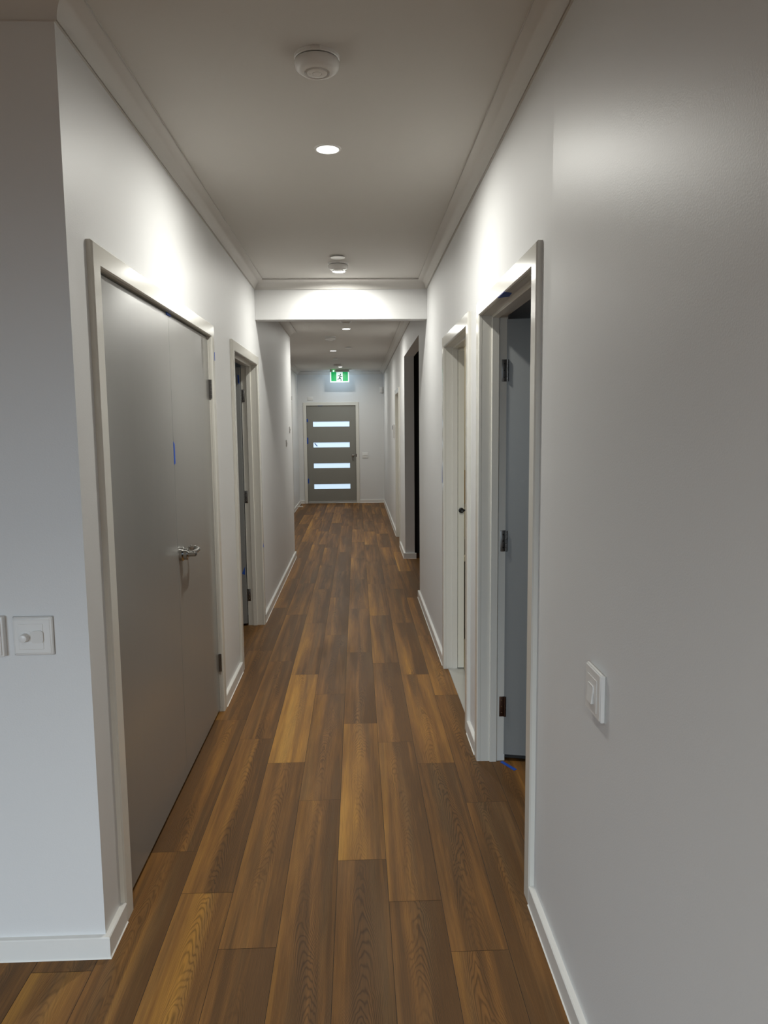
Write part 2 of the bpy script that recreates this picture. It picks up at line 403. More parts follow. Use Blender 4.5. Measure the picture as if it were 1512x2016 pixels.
bm = NB(); box(bm, -5.2, -5.1, -4.0, Y0, 0, ZC); struct('wall_living_side', bm, M['wall'])
def window(name, x0, x1, z0, z1, y, axis='y'):
    e = empty(name, ((x0+x1)/2, y, z0) if axis == 'y' else (y, (x0+x1)/2, z0)); e['kind'] = 'structure'
    f = NB(); g = NB(); s = .05
    def bb(bm, a, b_, c0, c1, d=.05):
        if axis == 'y': box(bm, a, b_, y-d/2, y+d/2, c0, c1)
        else: box(bm, y-d/2, y+d/2, a, b_, c0, c1)
    bb(f, x0, x0+s, z0, z1); bb(f, x1-s, x1, z0, z1); bb(f, x0+s, x1-s, z0, z0+s); bb(f, x0+s, x1-s, z1-s, z1)
    mx = (x0+x1)/2; bb(f, mx-s/2, mx+s/2, z0+s, z1-s)
    obj('window_frame', f, M['black'], e)
window('added_window_1', -3.9, -1.3, .12, 2.3, -4.05)  # invented window, unseen behind the camera, goes with the added daylight
window('window_2', 1.3, 2.7, .9, 2.1, 3.25, 'x')
window('window_3', 4.65, 5.95, .9, 2.1, -3.55, 'x')

# bathroom floor and threshold
bm = NB(); box(bm, XR+T+.002, 3.2, 3.62, 5.75, 0.0, 0.006); struct('floor_bathroom', bm, M['grout'])
bm = NB(); box(bm, XR+.012, XR+T, R2_[0], R2_[1], 0, 0.006, .002, 1); o = struct('trim_threshold', bm, M['alu'])

# ------------------------------------------------------------------ cornices
def cornice_profile():
    w = CW; s = .006; r = w-s*1.2
    pr = [(0, 0), (0, -w), (s, -w), (s, -w+.004)]
    k = 9; cx, cz = w, -w                        # centre of the cove: concave towards the room
    for i in range(k+1):
        a = math.pi - (math.pi/2)*i/k
        pr.append((w + (w-s)*math.cos(a)*0.93 - 0*s, -w + (w-s)*math.sin(a)*0.93 + 0.0))
    pr += [(w-.004, -s), (w, -s), (w, 0)]
    return [(a, ZC+b_) for a, b_ in pr]
bm = NB(); sweep(bm, [(-5.1, Y0, 0), (XL, Y0, 0), (XL, YB, 0), (XR, YB, 0), (XR, -4.0, 0)], (0, 0, 1), cornice_profile())
struct('trim_1', bm, M['cornice'], True)
YB2 = YB+.10
bm = NB(); sweep(bm, [(XL, YB2, 0), (XL, YLE, 0), (XREC, YLE, 0), (XREC, YF, 0), (XR, YF, 0), (XR, YB2, 0)], (0, 0, 1), cornice_profile(), True)
struct('trim_2', bm, M['cornice'], True)

# ------------------------------------------------------------------ skirtings
SK = [(0, 0.0), (0.018, 0.0), (0.018, 0.064), (0.015, 0.067), (0, 0.067)]
def skirt(name, runs):
    bm = NB()
    for r in runs: sweep(bm, [(x, y, 0) for x, y in r], (0, 0, 1), SK)
    o = struct(name, bm, M['skirt'])
    cb = NB()                                   # bead of sealant where the board meets the floor
    for r in runs: sweep(cb, [(x, y, 0) for x, y in r], (0, 0, 1), [(0.016, 0), (0.0215, 0), (0.0185, 0.003), (0.016, .003)])
    s = obj('sealant_bead', cb, M['caulk'], o); return o
skirt('baseboard_front', [[(-5.1, Y0), (XL, Y0), (XL, L1[0]-AW)]])
skirt('baseboard_left', [[(XL, L1[1]+AW), (XL, L2[0]-AW)], [(XL, L2[1]+AW), (XL, YLE), (XREC, YLE), (XREC, L3[0]-AW)]])
skirt('baseboard_entry', [[(XREC, L3[1]+AW), (XREC, YF), (FD[0]-AW-.003, YF)]])
skirt('baseboard_far', [[(FD[1]+AW, YF), (XR, YF), (XR, R4[1]+AW)]])
skirt('baseboard_right', [[(XR, R4[0]-AW), (XR, R3[1]), (XR+T+.018, R3[1])], [(XR+T, R3[0]), (XR, R3[0]), (XR, R2_[1]+AW)], [(XR, R2_[0]-AW), (XR, R1[1]+AW)], [(XR, R1[0]-AW), (XR, -4.0)]])

# ------------------------------------------------------------------ doors
APROF = [(0.002, 0), (0, 0.003), (0, AT-.004), (0.004, AT), (AW-.005, AT), (AW, AT-.005), (AW, 0)]
def architrave(bm, face, d, nrm):
    """face: wall plane coordinate; nrm 'x+', 'x-' (wall facing +x / -x) or 'y-'"""
    a, b_, z = d
    if nrm[0] == 'x':
        n = (1, 0, 0) if nrm == 'x+' else (-1, 0, 0)
        pts = [(face, a, 0), (face, a, z), (face, b_, z), (face, b_, 0)]; sg = -1 if nrm == 'x+' else 1
    else:
        n = (0, -1, 0); pts = [(a, face, 0), (a, face, z), (b_, face, z), (b_, face, 0)]; sg = -1
    sweep(bm, pts, n, [(s*sg, t) for s, t in APROF])
def lining(bm, face, d, nrm, stop=None):
    """jamb lining through the wall thickness with a stop moulding; stop = (from, to) depth behind the wall face"""
    a, b_, z = d
    if nrm[0] == 'x':
        n = (1, 0, 0) if nrm == 'x+' else (-1, 0, 0); pts = [(face, a, 0), (face, a, z), (face, b_, z), (face, b_, 0)]; sg = -1 if nrm == 'x+' else 1
    else:
        n = (0, -1, 0); pts = [(a, face, 0), (a, face, z), (b_, face, z), (b_, face, 0)]; sg = -1
    sweep(bm, pts, n, [(0, 0), (LIN*sg, 0), (LIN*sg, -T), (0, -T)])
    if stop:
        s0, s1 = stop
        sweep(bm, pts, n, [(0, -s0), (0, -s1), (-.011*sg, -s1), (-.011*sg, -s0-.002), (-.009*sg, -s0)])
def hinge(parent, x, y, z, m, plate_dir, h=0.098):
    """butt hinge: two leaves on the jamb with a knuckle; plate_dir = +1/-1 along x from the knuckle"""
    bm = NB(); box(bm, min(x, x+plate_dir*.026), max(x, x+plate_dir*.026), y-.003, y, z-h/2, z+h/2, .004, 2)
    hg = obj('hinge', bm, m, parent, True)
    k = NB()
    for i in range(5):
        z0 = z-h/2+i*h/5; lathe(k, [(0, z0+.0006), (.0055, z0+.0006), (.0055, z0+h/5-.0006), (0, z0+h/5-.0006)], 12, Matrix.Translation((x, y-.005, 0)))
    obj('hinge_knuckle', k, m, hg, True)
    s = NB()
    for dz in (-.03, 0, .03): lathe(s, [(0, 0), (.004, 0), (.003, .0012), (0, .0012)], 10, Matrix.Translation((x+plate_dir*.014, y-.003, z+dz)) @ Matrix.Rotation(math.pi/2, 4, 'X'))
    obj('hinge_screw', s, M['chrome'], hg, True)
    return hg

def door_root(name, loc, label):
    e = empty(name, loc); e['kind'] = 'structure'; return e

# door_1: double closet doors on the left
d1 = door_root('door_1', (XL, (L1[0]+L1[1])/2, 0), '')
bm = NB(); architrave(bm, XL, L1, 'x+'); obj('architrave', bm, M['trim'], d1)
bm = NB(); lining(bm, XL, L1, 'x+', (.05, .08)); obj('door_jamb', bm, M['trim'], d1)
seam = 3.262
FACE = XL-.006
bm = NB(); box(bm, FACE-.036, FACE, L1[0]+.003, seam-.0012, .022, L1[2]-.006, .0015, 1); obj('door_leaf', bm, M['door_l'], d1)
bm = NB(); box(bm, FACE-.036, FACE, seam+.0012, L1[1]-.003, .022, L1[2]-.006, .0015, 1); leaf2 = obj('door_leaf', bm, M['door_l'], d1)
for z in (1.80, .285):
    k = NB(); box(k, XL-.006, XL+.0005, L1[1]-.010, L1[1]+.006, z-.05, z+.05, .001, 1)
    hg = obj('hinge', k, M['steel'], d1, True)
    kn = NB()
    for i in range(5):
        z0 = z-.05+i*.02; lathe(kn, [(0, z0+.0006), (.006, z0+.0006), (.006, z0+.0194), (0, z0+.0194)], 12, Matrix.Translation((XL+.003, L1[1]-.002, 0)))
    obj('hinge_knuckle', kn, M['steel'], hg, True)
# lever handle
hy, hz = seam+.044, 1.037
RX = Matrix.Rotation(math.pi/2, 4, 'Y')
k = NB(); lathe(k, [(0, 0), (.031, 0), (.031, .012), (.028, .016), (.026, .018), (.026, .032), (.023, .035), (.0, .035)], 40, Matrix.Translation((FACE, hy, hz)) @ RX)
h = obj('lever_handle', k, M['chrome'], d1, True)
k = NB(); bar(k, (FACE+.026, hy, hz), (FACE+.066, hy, hz), .0125, 20); obj('handle_neck', k, M['chrome'], h, True)
k = NB()
cur = [(FACE+.054, hy-.008, hz+.002), (FACE+.056, hy+.03, hz+.003), (FACE+.056, hy+.100, hz+.002), (FACE+.052, hy+.120, hz+.003), (FACE+.036, hy+.135, hz+.006), (FACE+.016, hy+.132, hz+.008)]
for i, (a, b_) in enumerate(zip(cur, cur[1:])):
    a, b_ = Vector(a), Vector(b_); bar(k, a, b_, .0108, 16)
    lathe(k, [(0, -.0108), (.0053, -.0093), (.0093, -.0053), (.0108, 0), (.0093, .0053), (.0053, .0093), (0, .0108)], 16, Matrix.Translation(b_))
obj('handle_lever', k, M['chrome'], h, True)
k = NB(); lathe(k, [(0, 0), (.0085, 0), (.0085, .004), (.006, .006), (0, .006)], 16, Matrix.Translation((FACE+.066, hy, hz)) @ RX); obj('privacy_button', k, M['steel'], h, True)

# door_2: open door on the left, farther along
def leaf_open(parent, hx, hy_, ang, width, m, z0=.02, z1=2.06, side=1, th=.037):
    """leaf hinged at (hx,hy_), pointing along +x (side=1) or -x, turned by ang towards -y"""
    t = bmesh.new(); box(t, 0, width, -th, 0, z0, z1, .0015, 1)
    mtx = Matrix.Translation((hx, hy_, 0)) @ (Matrix.Scale(-1, 4, (1, 0, 0)) if side < 0 else Matrix.Identity(4)) @ Matrix.Rotation(-ang, 4, 'Z')
    bmesh.ops.transform(t, matrix=mtx, verts=t.verts[:]); return obj('door_leaf', t, m, parent)
d2 = door_root('door_2', (XL, (L2[0]+L2[1])/2, 0), '')
bm = NB(); architrave(bm, XL, L2, 'x+'); obj('architrave', bm, M['trim'], d2)
bm = NB(); lining(bm, XL, L2, 'x+', (.042, .074)); obj('door_jamb', bm, M['trim'], d2)
leaf_open(d2, XL-T-.006, L2[1]+.012, math.radians(4), 1.06, M['door_r'], side=-1)
for z in (1.84, 1.045, .25): hinge(d2, XL-T-.001, L2[1], z, M['steel'], 1)

# door_3: closed door in the recess on the left
d3 = door_root('door_3', (XREC, (L3[0]+L3[1])/2, 0), '')
bm = NB(); architrave(bm, XREC, L3, 'x+'); obj('architrave', bm, M['trim'], d3)
bm = NB(); lining(bm, XREC, L3, 'x+', (.04, .07)); obj('door_jamb', bm, M['trim'], d3)
bm = NB(); box(bm, XREC-.111, XREC-.074, L3[0]+.003, L3[1]-.003, .01, L3[2]-.004); obj('door_leaf', bm, M['door_r'], d3)

# door_4: open door on the right, nearest
d4 = door_root('door_4', (XR, (R1[0]+R1[1])/2, 0), '')
bm = NB(); architrave(bm, XR, R1, 'x-'); obj('architrave', bm, M['trim'], d4)
bm = NB(); lining(bm, XR, R1, 'x-', (.042, .074)); obj('door_jamb', bm, M['trim'], d4)
lf = leaf_open(d4, XR+T-.004, R1[1]+.038, math.radians(13), .97, M['door_r'], z0=.030, z1=2.062)
hz_ = [(1.835, M['steel']), (1.06, M['steel']), (.268, M['bronze'])]
for z, m in hz_: hinge(d4, XR+T-.001, R1[1], z, m, -1)
t = bmesh.new(); box(t, .01, .96, -.028, -.008, .012, .030)
bmesh.ops.transform(t, matrix=Matrix.Translation((XR+T-.004, R1[1]+.038, 0)) @ Matrix.Rotation(-math.radians(13), 4, 'Z'), verts=t.verts[:]); obj('under_leaf_strip', t, M['strip_black'], lf)  # near-black strip filling the gap below the leaf

# door_5: sliding bathroom door, nearly open
d5 = door_root('door_5', (XR, (R2_[0]+R2_[1])/2, 0), '')
bm = NB(); architrave(bm, XR, R2_, 'x-'); obj('architrave', bm, M['trim'], d5)
bm = NB(); lining(bm, XR, R2_, 'x-', (.040, .072)); obj('door_jamb', bm, M['trim'], d5)
bm = NB(); box(bm, XR+.0745, XR+.1145, R2_[1]-.020, R2_[1]+.6, .012, 2.06, .002, 1); lf5 = obj('door_leaf', bm, M['cream_door'], d5); 
k = NB(); RXm = Matrix.Rotation(math.pi/2, 4, 'X')
lathe(k, [(0, 0), (.016, 0), (.017, .004), (.017, .010), (.010, .013), (.007, .011), (0, .011)], 28, Matrix.Translation((XR+.094, R2_[1]-.020, 1.052)) @ RXm)
kn = obj('door_knob', k, M['black'], lf5, True)
k = NB(); box(k, XR+.106, XR+.124, R2_[1]-.030, R2_[1]-.022, 1.046, 1.058, .002, 1); obj('knob_lever', k, M['black'], kn)

# door_6: door on the right near the entry
d6 = door_root('door_6', (XR, (R4[0]+R4[1])/2, 0), '')
bm = NB(); architrave(bm, XR, R4, 'x-'); obj('architrave', bm, M['trim'], d6)
bm = NB(); lining(bm, XR, R4, 'x-', (.040, .072)); obj('door_jamb', bm, M['trim'], d6)
bm = NB(); box(bm, XR+.074, XR+.111, R4[0]+.003, R4[1]-.003, .01, R4[2]-.004); obj('door_leaf', bm, M['cream_door'], d6)

# door_7: the front door with four glass strips
d7 = door_root('door_7', ((FD[0]+FD[1])/2, YF, 0), '')
bm = NB(); architrave(bm, YF, FD, 'y-'); obj('architrave', bm, M['trim'], d7)
bm = NB(); lining(bm, YF, FD, 'y-', (.052, .085)); obj('door_jamb', bm, M['trim'], d7)
gx0, gx1 = -.908, -.152
gz = [(.300, .402), (.738, .838), (1.170, 1.272), (1.600, 1.704)]
bm = NB(); yq0, yq1 = YF+.012, YF+.052; x0, x1, z1 = FD[0]+.008, FD[1]-.004, FD[2]-.008
zs = [.012]+[z for p in gz for z in p]+[z1]
box(bm, x0, gx0, yq0, yq1, .012, z1); box(bm, gx1, x1, yq0, yq1, .012, z1)
for i in range(0, 10, 2): box(bm, gx0, gx1, yq0, yq1, zs[i], zs[i+1])
bmesh.ops.remove_doubles(bm, verts=bm.verts[:], dist=1e-5)
dl7 = obj('door_leaf', bm, M['door_f'], d7)
for a, b_ in gz:
    g = NB(); box(g, gx0, gx1, yq0+.012, yq0+.024, a, b_); obj('glass_strip', g, M['glass_lit'], dl7)
bm = NB(); box(bm, x0, x1, yq0-.006, yq0, .012, .045, .002, 1); obj('weather_strip', bm, M['grey_plastic'], dl7)
k = NB(); lathe(k, [(0, 0), (.032, 0), (.032, .006), (.013, .012), (.012, .030), (.026, .040), (.030, .052), (.024, .064), (0, .069)], 32, Matrix.Translation((-.088, yq0, 1.0)) @ RXm)
obj('door_knob', k, M['chrome'], dl7, True)
k = NB(); box(k, FD[1]-.003, FD[1]+.012, YF-.0185, YF+.01, .965, 1.03, .002, 1); obj('strike_plate', k, M['bronze'], d7)
bm = NB(); box(bm, FD[0], FD[1], YF-.002, YF+.1, 0, .010, .002, 1); obj('threshold', bm, M['alu'], d7)

# ------------------------------------------------------------------ ceiling fittings
DLG = 'round white downlights along the corridor ceiling'
def make_downlight(loc, label):
    r = thing('downlight', label, 'ceiling light', loc, DLG)
    x, y, z = loc
    k = NB(); lathe(k, [(.044, -.001), (.046, -.005), (.054, -.004), (.057, 0.0), (.044, 0)], 48, Matrix.Translation(loc)); obj('trim_ring', k, M['plastic'], r, True)
    k = NB(); lathe(k, [(0, -.0035), (.044, -.0035), (.044, 0), (0, 0)], 48, Matrix.Translation(loc)); obj('diffuser', k, M['diff'], r, True)
    return r
dls = [((-.104, 3.25, ZC), 'lit round downlight between the nearest smoke alarm and the flat disc', 1.0),
       ((-.116, 5.70, ZC), 'lit round downlight just before the bulkhead, partly hidden by smoke alarm', .72),
       ((-.106, 8.96, ZC), 'lit round downlight first beyond the bulkhead', .9),
       ((-.338, 11.50, ZC), 'lit round downlight beyond the bulkhead, left of the ceiling centre, in mid corridor', .75),
       ((-.310, 14.55, ZC), 'farthest lit downlight, half hidden behind the smoke alarm by the exit sign', .65)]
d0 = None
for loc, lab, w in dls:
    if d0 is None: d0 = make_downlight(loc, lab); o = d0
    else: o = dup(d0, loc=loc); o['label'] = lab
    area('downlight_lamp', (loc[0], loc[1], ZC-.008), (0, 0, 0), .086, DL_W*w, DL_COL, 'DISK', spread=170)
# downlight added behind the camera (out of view) to brighten the near walls
for x, y in ((-.1, -.9),):
    o = dup(d0, loc=(x, y, ZC)); o['label'] = 'added lit round downlight, unseen behind the viewer'
    area('downlight_lamp', (x, y, ZC-.008), (0, 0, 0), .086, LIVING_W, DL_COL, 'DISK', spread=132)
area('bathroom_lamp', (1.5, 4.9, ZC-.02), (0, 0, 0), .3, CREAM_W, (1, .9, .72), 'DISK')

SAG = 'white smoke alarms on the corridor ceiling'
def make_alarm(loc, label):
    r = thing('smoke_alarm', label, 'smoke alarm', loc, SAG); Tm = Matrix.Translation(loc)
    k = NB(); lathe(k, [(0, 0), (.0705, 0), (.0705, -.010), (.068, -.012), (0, -.012)], 56, Tm); obj('mounting_base', k, M['plastic'], r, True)
    k = NB(); lathe(k, [(0, -.012), (.064, -.012), (.064, -.0155), (0, -.0155)], 56, Tm); obj('vent_gap', k, M['black'], r, True)
    k = NB(); lathe(k, [(0, -.0155), (.069, -.0155), (.0705, -.018), (.0705, -.026), (.067, -.036), (.058, -.044), (.042, -.0495), (.040, -.049), (.0385, -.042), (0, -.042)], 56, Tm)
    cv = obj('alarm_cover', k, M['alarm'], r, True)
    k = NB(); lathe(k, [(.0, -.042), (.032, -.042), (.0315, -.050), (.029, -.051), (.015, -.051), (.014, -.0495), (.013, -.0515), (0, -.052)], 40, Tm); obj('test_button', k, M['plastic2'], cv, True)
    k = NB(); lathe(k, [(0, -.0505), (.0016, -.0512), (0, -.0518)], 10, Tm @ Matrix.Translation((-.022, 0, 0))); obj('indicator', k, M['black'], cv, True)
    k = NB(); box(k, loc[0]-.014, loc[0]+.014, loc[1]-.074, loc[1]-.066, ZC-.011, ZC-.0005, .001, 1); obj('release_clip', k, M['plastic2'], r)
    return r
als = [((-.108, 2.475, ZC), 'white round smoke alarm nearest the viewer, at the top of the photo'),
       ((-.115, 5.425, ZC), 'white round smoke alarm just in front of the bulkhead, under the flat white disc'),
       ((-.100, 8.12, ZC), 'dim smoke alarm just behind the bulkhead, above the first farther downlight'),
       ((-.318, 9.72, ZC), 'grey shaded smoke alarm on the ceiling left of centre, beyond the bulkhead'),
       ((-.340, 13.95, ZC), 'farthest smoke alarm, dark, right above the green exit sign')]
a0 = None
for loc, lab in als:
    if a0 is None: a0 = make_alarm(loc, lab)
    else: o = dup(a0, loc=loc); o['label'] = lab
DG = 'flat round white cover discs on the ceiling'
def make_disc(loc, label):
    k = NB(); lathe(k, [(0, 0), (.030, 0), (.030, -.008), (.047, -.008), (.049, -.010), (.047, -.012), (0, -.014)], 48, Matrix.Translation(loc))
    return tag(obj('ceiling_disc', k, M['plastic'], None, True, loc), label, 'cover plate', DG)
discs = [((-.112, 5.21, ZC), 'flat white cover disc with dark rim, before the smoke alarm at the bulkhead'),
         ((-.104, 11.0, ZC), 'thin flat disc beyond the bulkhead, right of the mid corridor downlight'),
         ((-.336, 12.75, ZC), 'faint flat disc on the ceiling between the mid downlight and the farthest smoke alarm'),
         ((-.131, 15.15, ZC), 'thin flat disc on the ceiling just right of the exit sign')]
q0 = None
for loc, lab in discs:
    if q0 is None: q0 = make_disc(loc, lab)
    else: o = dup(q0, loc=loc); o['label'] = lab

# exit sign
YS = 15.22; sx0, sx1 = -.520, -.140; sc_ = (sx0+sx1)/2
ex = thing('exit_sign', 'green and white illuminated running man exit sign hanging above the front door', 'exit sign', (sc_, YS, ZC))
k = NB(); box(k, sx0-.002, sx1+.002, YS-.035, YS+.035, ZC-.050, ZC, .004, 2); obj('sign_housing', k, M['grey_plastic'], ex)
k = NB(); box(k, sx0, sx1, YS-.008, YS+.008, 2.482, ZC-.050, .002, 1); pn = obj('sign_panel', k, M['exit_white'], ex)
zt, zb_ = ZC-.052, 2.505
for a, b_ in ((sx0+.024, sc_-.062), (sc_+.062, sx1-.022)):
    k = NB(); box(k, a, b_, YS-.0105, YS-.008, zb_, zt); obj('green_field', k, M['exit_green'], pn)
k = NB()
def limb(p, q, r):
    (x0, z0), (x1, z1) = p, q; d = Vector((x1-x0, z1-z0)); nn = Vector((-d.y, d.x)).normalized()*r*1.5
    slab(k, [(x0+nn.x, z0+nn.y), (x1+nn.x, z1+nn.y), (x1-nn.x, z1-nn.y), (x0-nn.x, z0-nn.y)], 'y', YS-.0125, YS-.0083)
def P(u, v): return (sc_+u*.001, 2.505+v*.001)
limb(P(14, 112), P(2, 66), .008)
limb(P(4, 70), P(-10, 42), .0065); limb(P(-10, 42), P(-46, 38), .0055)
limb(P(4, 70), P(26, 38), .0065); limb(P(26, 38), P(32, 10), .005); limb(P(32, 10), P(18, 4), .004)
limb(P(12, 108), P(-18, 110), .0045); limb(P(-18, 110), P(-34, 92), .004)
limb(P(14, 106), P(34, 88), .0045); limb(P(34, 88), P(56, 84), .004)
lathe(k, [(0, -.0125), (.012, -.0125), (.012, -.0083), (0, -.0083)], 20, Matrix.Translation((sc_+.020, YS, 2.505+.132)) @ Matrix.Rotation(-math.pi/2, 4, 'X'))
obj('running_figure', k, M['exit_dark'], pn)
k = NB(); lathe(k, [(0, 0), (.011, 0), (.010, .006), (0, .010)], 16, Matrix.Translation((sx0+.072, YS-.035, ZC-.032)) @ RXm); obj('status_light', k, M['led_green'], ex, True)
l = bpy.data.lights.new('exit_glow', 'AREA'); l.shape = 'RECTANGLE'; l.size = .36; l.size_y = .17; l.energy = 1.1; l.color = (.55, .78, 1.0)
lo = bpy.data.objects.new('exit_glow', l); lo.location = (0, .012, 2.58-ZC); lo.rotation_euler = (math.radians(90), 0, 0); lo.parent = ex; COL.objects.link(lo)

# ------------------------------------------------------------------ wall fittings
# dimmer plate on the wall facing the viewer
YW = Y0
ds = thing('dimmer_switch', 'white square dimmer plate with round knob on the wall at far left', 'light switch', (-.938, YW, 1.0))
k = NB(); box(k, -.996, -.882, YW-.003, YW, .944, 1.058); obj('shadow_gasket', k, M['grey_plastic'], ds)
k = NB(); t = bmesh.new(); box(t, -.9975, -.8805, YW-.013, YW-.003, .9425, 1.0595)
for v in t.verts:
    if v.co.y < YW-.01: v.co.x = -.939+(v.co.x+.939)*.90; v.co.z = 1.001+(v.co.z-1.001)*.88
bmesh.ops.bevel(t, geom=t.edges[:]+t.verts[:], offset=.003, segments=3, affect='EDGES'); merge(k, t); pl = obj('switch_plate', k, M['plastic'], ds, True)
k = NB(); box(k, -.978, -.908, YW-.0145, YW-.0125, .963, 1.038, .0008, 1); obj('inner_plate', k, M['plastic'], pl)
k = NB(); slab(k, rounded(-.9765, -.9435, .9835, 1.0185, .006), 'y', YW-.0152, YW-.0140); obj('knob_surround', k, M['plastic'], ds, True)
k = NB(); lathe(k, [(0, 0), (.0125, 0), (.0120, .012), (.0105, .0185), (.0085, .0195), (0, .0195)], 32, Matrix.Translation((-.9585, YW-.0145, .9995)) @ RXm); obj('dimmer_knob', k, M['plastic'], ds, True)
k = NB(); slab(k, rounded(-.9415, -.9075, .9825, 1.0185, .008), 'y', YW-.0182, YW-.0140); obj('rocker_button', k, M['plastic2'], ds, True)
# thermostat, cut by the photo's edge
th = thing('thermostat', 'white wall thermostat with dark screen beside the dimmer, cut by photo edge', 'thermostat', (-1.076, YW, 1.0))
k = NB(); box(k, -1.138, -1.018, YW-.020, YW, .944, 1.062, .004, 3); obj('case', k, M['plastic'], th, True)
k = NB(); box(k, -1.134, -1.024, YW-.024, YW-.020, .950, 1.058, .003, 3); fp = obj('face_plate', k, M['plastic'], th, True)
k = NB(); box(k, -1.118, -1.0345, YW-.0250, YW-.0235, 1.000, 1.044, .001, 1); obj('screen_border', k, M['caulk'], fp)
k = NB(); box(k, -1.115, -1.037, YW-.0256, YW-.0245, 1.003, 1.041); obj('screen', k, M['screen'], fp)
for i in range(3):
    k = NB(); lathe(k, [(0, 0), (.006, 0), (.006, .0014), (0, .0018)], 20, Matrix.Translation((-1.105+i*.032, YW-.0238, .977)) @ RXm); obj('button', k, M['plastic2'], fp, True)

# switch on the right wall
sw = thing('light_switch', 'white single rocker light switch on the right wall, nearest the viewer', 'light switch', (XR, 1.705, .96))
ys0, ys1, zs0, zs1 = 1.645, 1.763, .898, 1.014
k = NB(); box(k, XR-.003, XR, ys0+.002, ys1-.002, zs0+.002, zs1-.002); obj('gasket', k, M['grey_plastic'], sw)
t = bmesh.new(); box(t, XR-.013, XR-.003, ys0, ys1, zs0, zs1)
for v in t.verts:
    if v.co.x < XR-.01: v.co.z = .956+(v.co.z-.956)*.97; v.co.y = ys1+(v.co.y-ys1)*.93
bmesh.ops.bevel(t, geom=t.edges[:]+t.verts[:], offset=.0028, segments=3, affect='EDGES'); pl = obj('switch_plate', t, M['plastic'], sw, True)
k = NB(); box(k, XR-.0142, XR-.0128, ys0+.030, ys1-.018, zs0+.014, zs1-.022, .0006, 1); obj('inner_plate', k, M['plastic'], pl)
t = bmesh.new(); box(t, XR-.0200, XR-.0138, 1.694, 1.736, .926, .972)
for v in t.verts:
    if v.co.x < XR-.018 and v.co.z > .95: v.co.x = XR-.0158
bmesh.ops.bevel(t, geom=t.edges[:]+t.verts[:], offset=.0028, segments=3, affect='EDGES'); obj('rocker_button', t, M['plastic'], sw, True)

# by the front door
sw2 = thing('light_switch', 'white switch plate on the far wall, right of the front door', 'light switch', (.169, YF, 1.0))
k = NB(); box(k, .110, .228, YF-.012, YF, .940, 1.058, .004, 2); pl = obj('switch_plate', k, M['plastic'], sw2, True)
for x in (.142, .169, .196):
    k = NB(); box(k, x-.010, x+.010, YF-.016, YF-.011, .988, 1.006, .002, 1); obj('rocker_button', k, M['plastic2'], sw2, True)
pl3 = thing('wall_plate', 'small white blank plate above the front door, left of its top corner', 'wall plate', (-.955, YF, 2.18))
k = NB(); box(k, -1.008, -.898, YF-.014, YF, 2.145, 2.222, .003, 2); obj('plate_body', k, M['plastic'], pl3, True)
k = NB(); box(k, -.975, -.925, YF-.017, YF-.013, 2.178, 2.190, .001, 1); obj('plate_slot', k, M['plastic2'], pl3)
sn = thing('motion_sensor', 'small white motion sensor high in the far right corner of the corridor', 'motion sensor', (.52, YF, 2.34))
k = NB(); box(k, .486, .550, YF-.045, YF, 2.285, 2.415, .010, 3); obj('sensor_body', k, M['plastic'], sn, True)
k = NB(); box(k, .494, .542, YF-.049, YF-.044, 2.30, 2.36, .004, 2); obj('sensor_lens', k, M['plastic2'], sn, True)
k = NB(); box(k, .551, XR, YF-.035, YF-.006, 2.285, 2.40); obj('sensor_bracket', k, M['grey_plastic'], sn)
# door phone on the right wall near the far door
dp = thing('wall_control', 'small white wall control with dark top beside the farthest right doorway', 'wall control', (XR, 11.35, 1.5))
k = NB(); box(k, XR-.022, XR, 11.27, 11.43, 1.42, 1.62, .003, 2); obj('control_body', k, M['plastic'], dp, True)
k = NB(); box(k, XR-.025, XR-.0215, 11.285, 11.415, 1.545, 1.605, .001, 1); obj('control_screen', k, M['black'], dp)
# two plates on the left wall seen edge-on
for y, z, lab in ((8.80, 1.565, 'thin switch plate high on the left wall, the farther of two seen edge-on'), (8.35, 1.418, 'thin switch plate on the left wall, nearer and lower of two seen edge-on')):
    w = thing('wall_plate', lab, 'wall plate', (XL, y, z), 'edge-on plates on the left wall')
    k = NB(); box(k, XL, XL+.010, y-.036, y+.036, z-.036, z+.036, .002, 2); obj('plate_body', k, M['plastic'], w, True)
    k = NB(); box(k, XL+.0095, XL+.013, y-.010, y+.010, z-.012, z+.012, .001, 1); obj('rocker_button', k, M['plastic2'], w, True)
w = thing('wall_plate', 'tiny white plate above the door in the left recess by the entry', 'wall plate', (XREC, 14.2, 2.13))
k = NB(); box(k, XREC, XREC+.012, 14.14, 14.26, 2.10, 2.17, .002, 2); obj('plate_body', k, M['plastic'], w, True)
# door stop on the entry skirting
st = thing('door_stop', 'white peg door stop sticking out of the skirting left of the front door', 'door stop', (XREC+.018, 14.72, .035))
k = NB(); bar(k, (XREC+.018, 14.72, .036), (XREC+.112, 14.72, .036), .009, 16); obj('stop_rod', k, M['skirt'], st, True)
k = NB(); bar(k, (XREC+.112, 14.72, .036), (XREC+.128, 14.72, .036), .013, 16); obj('rubber_tip', k, M['skirt'], st, True)

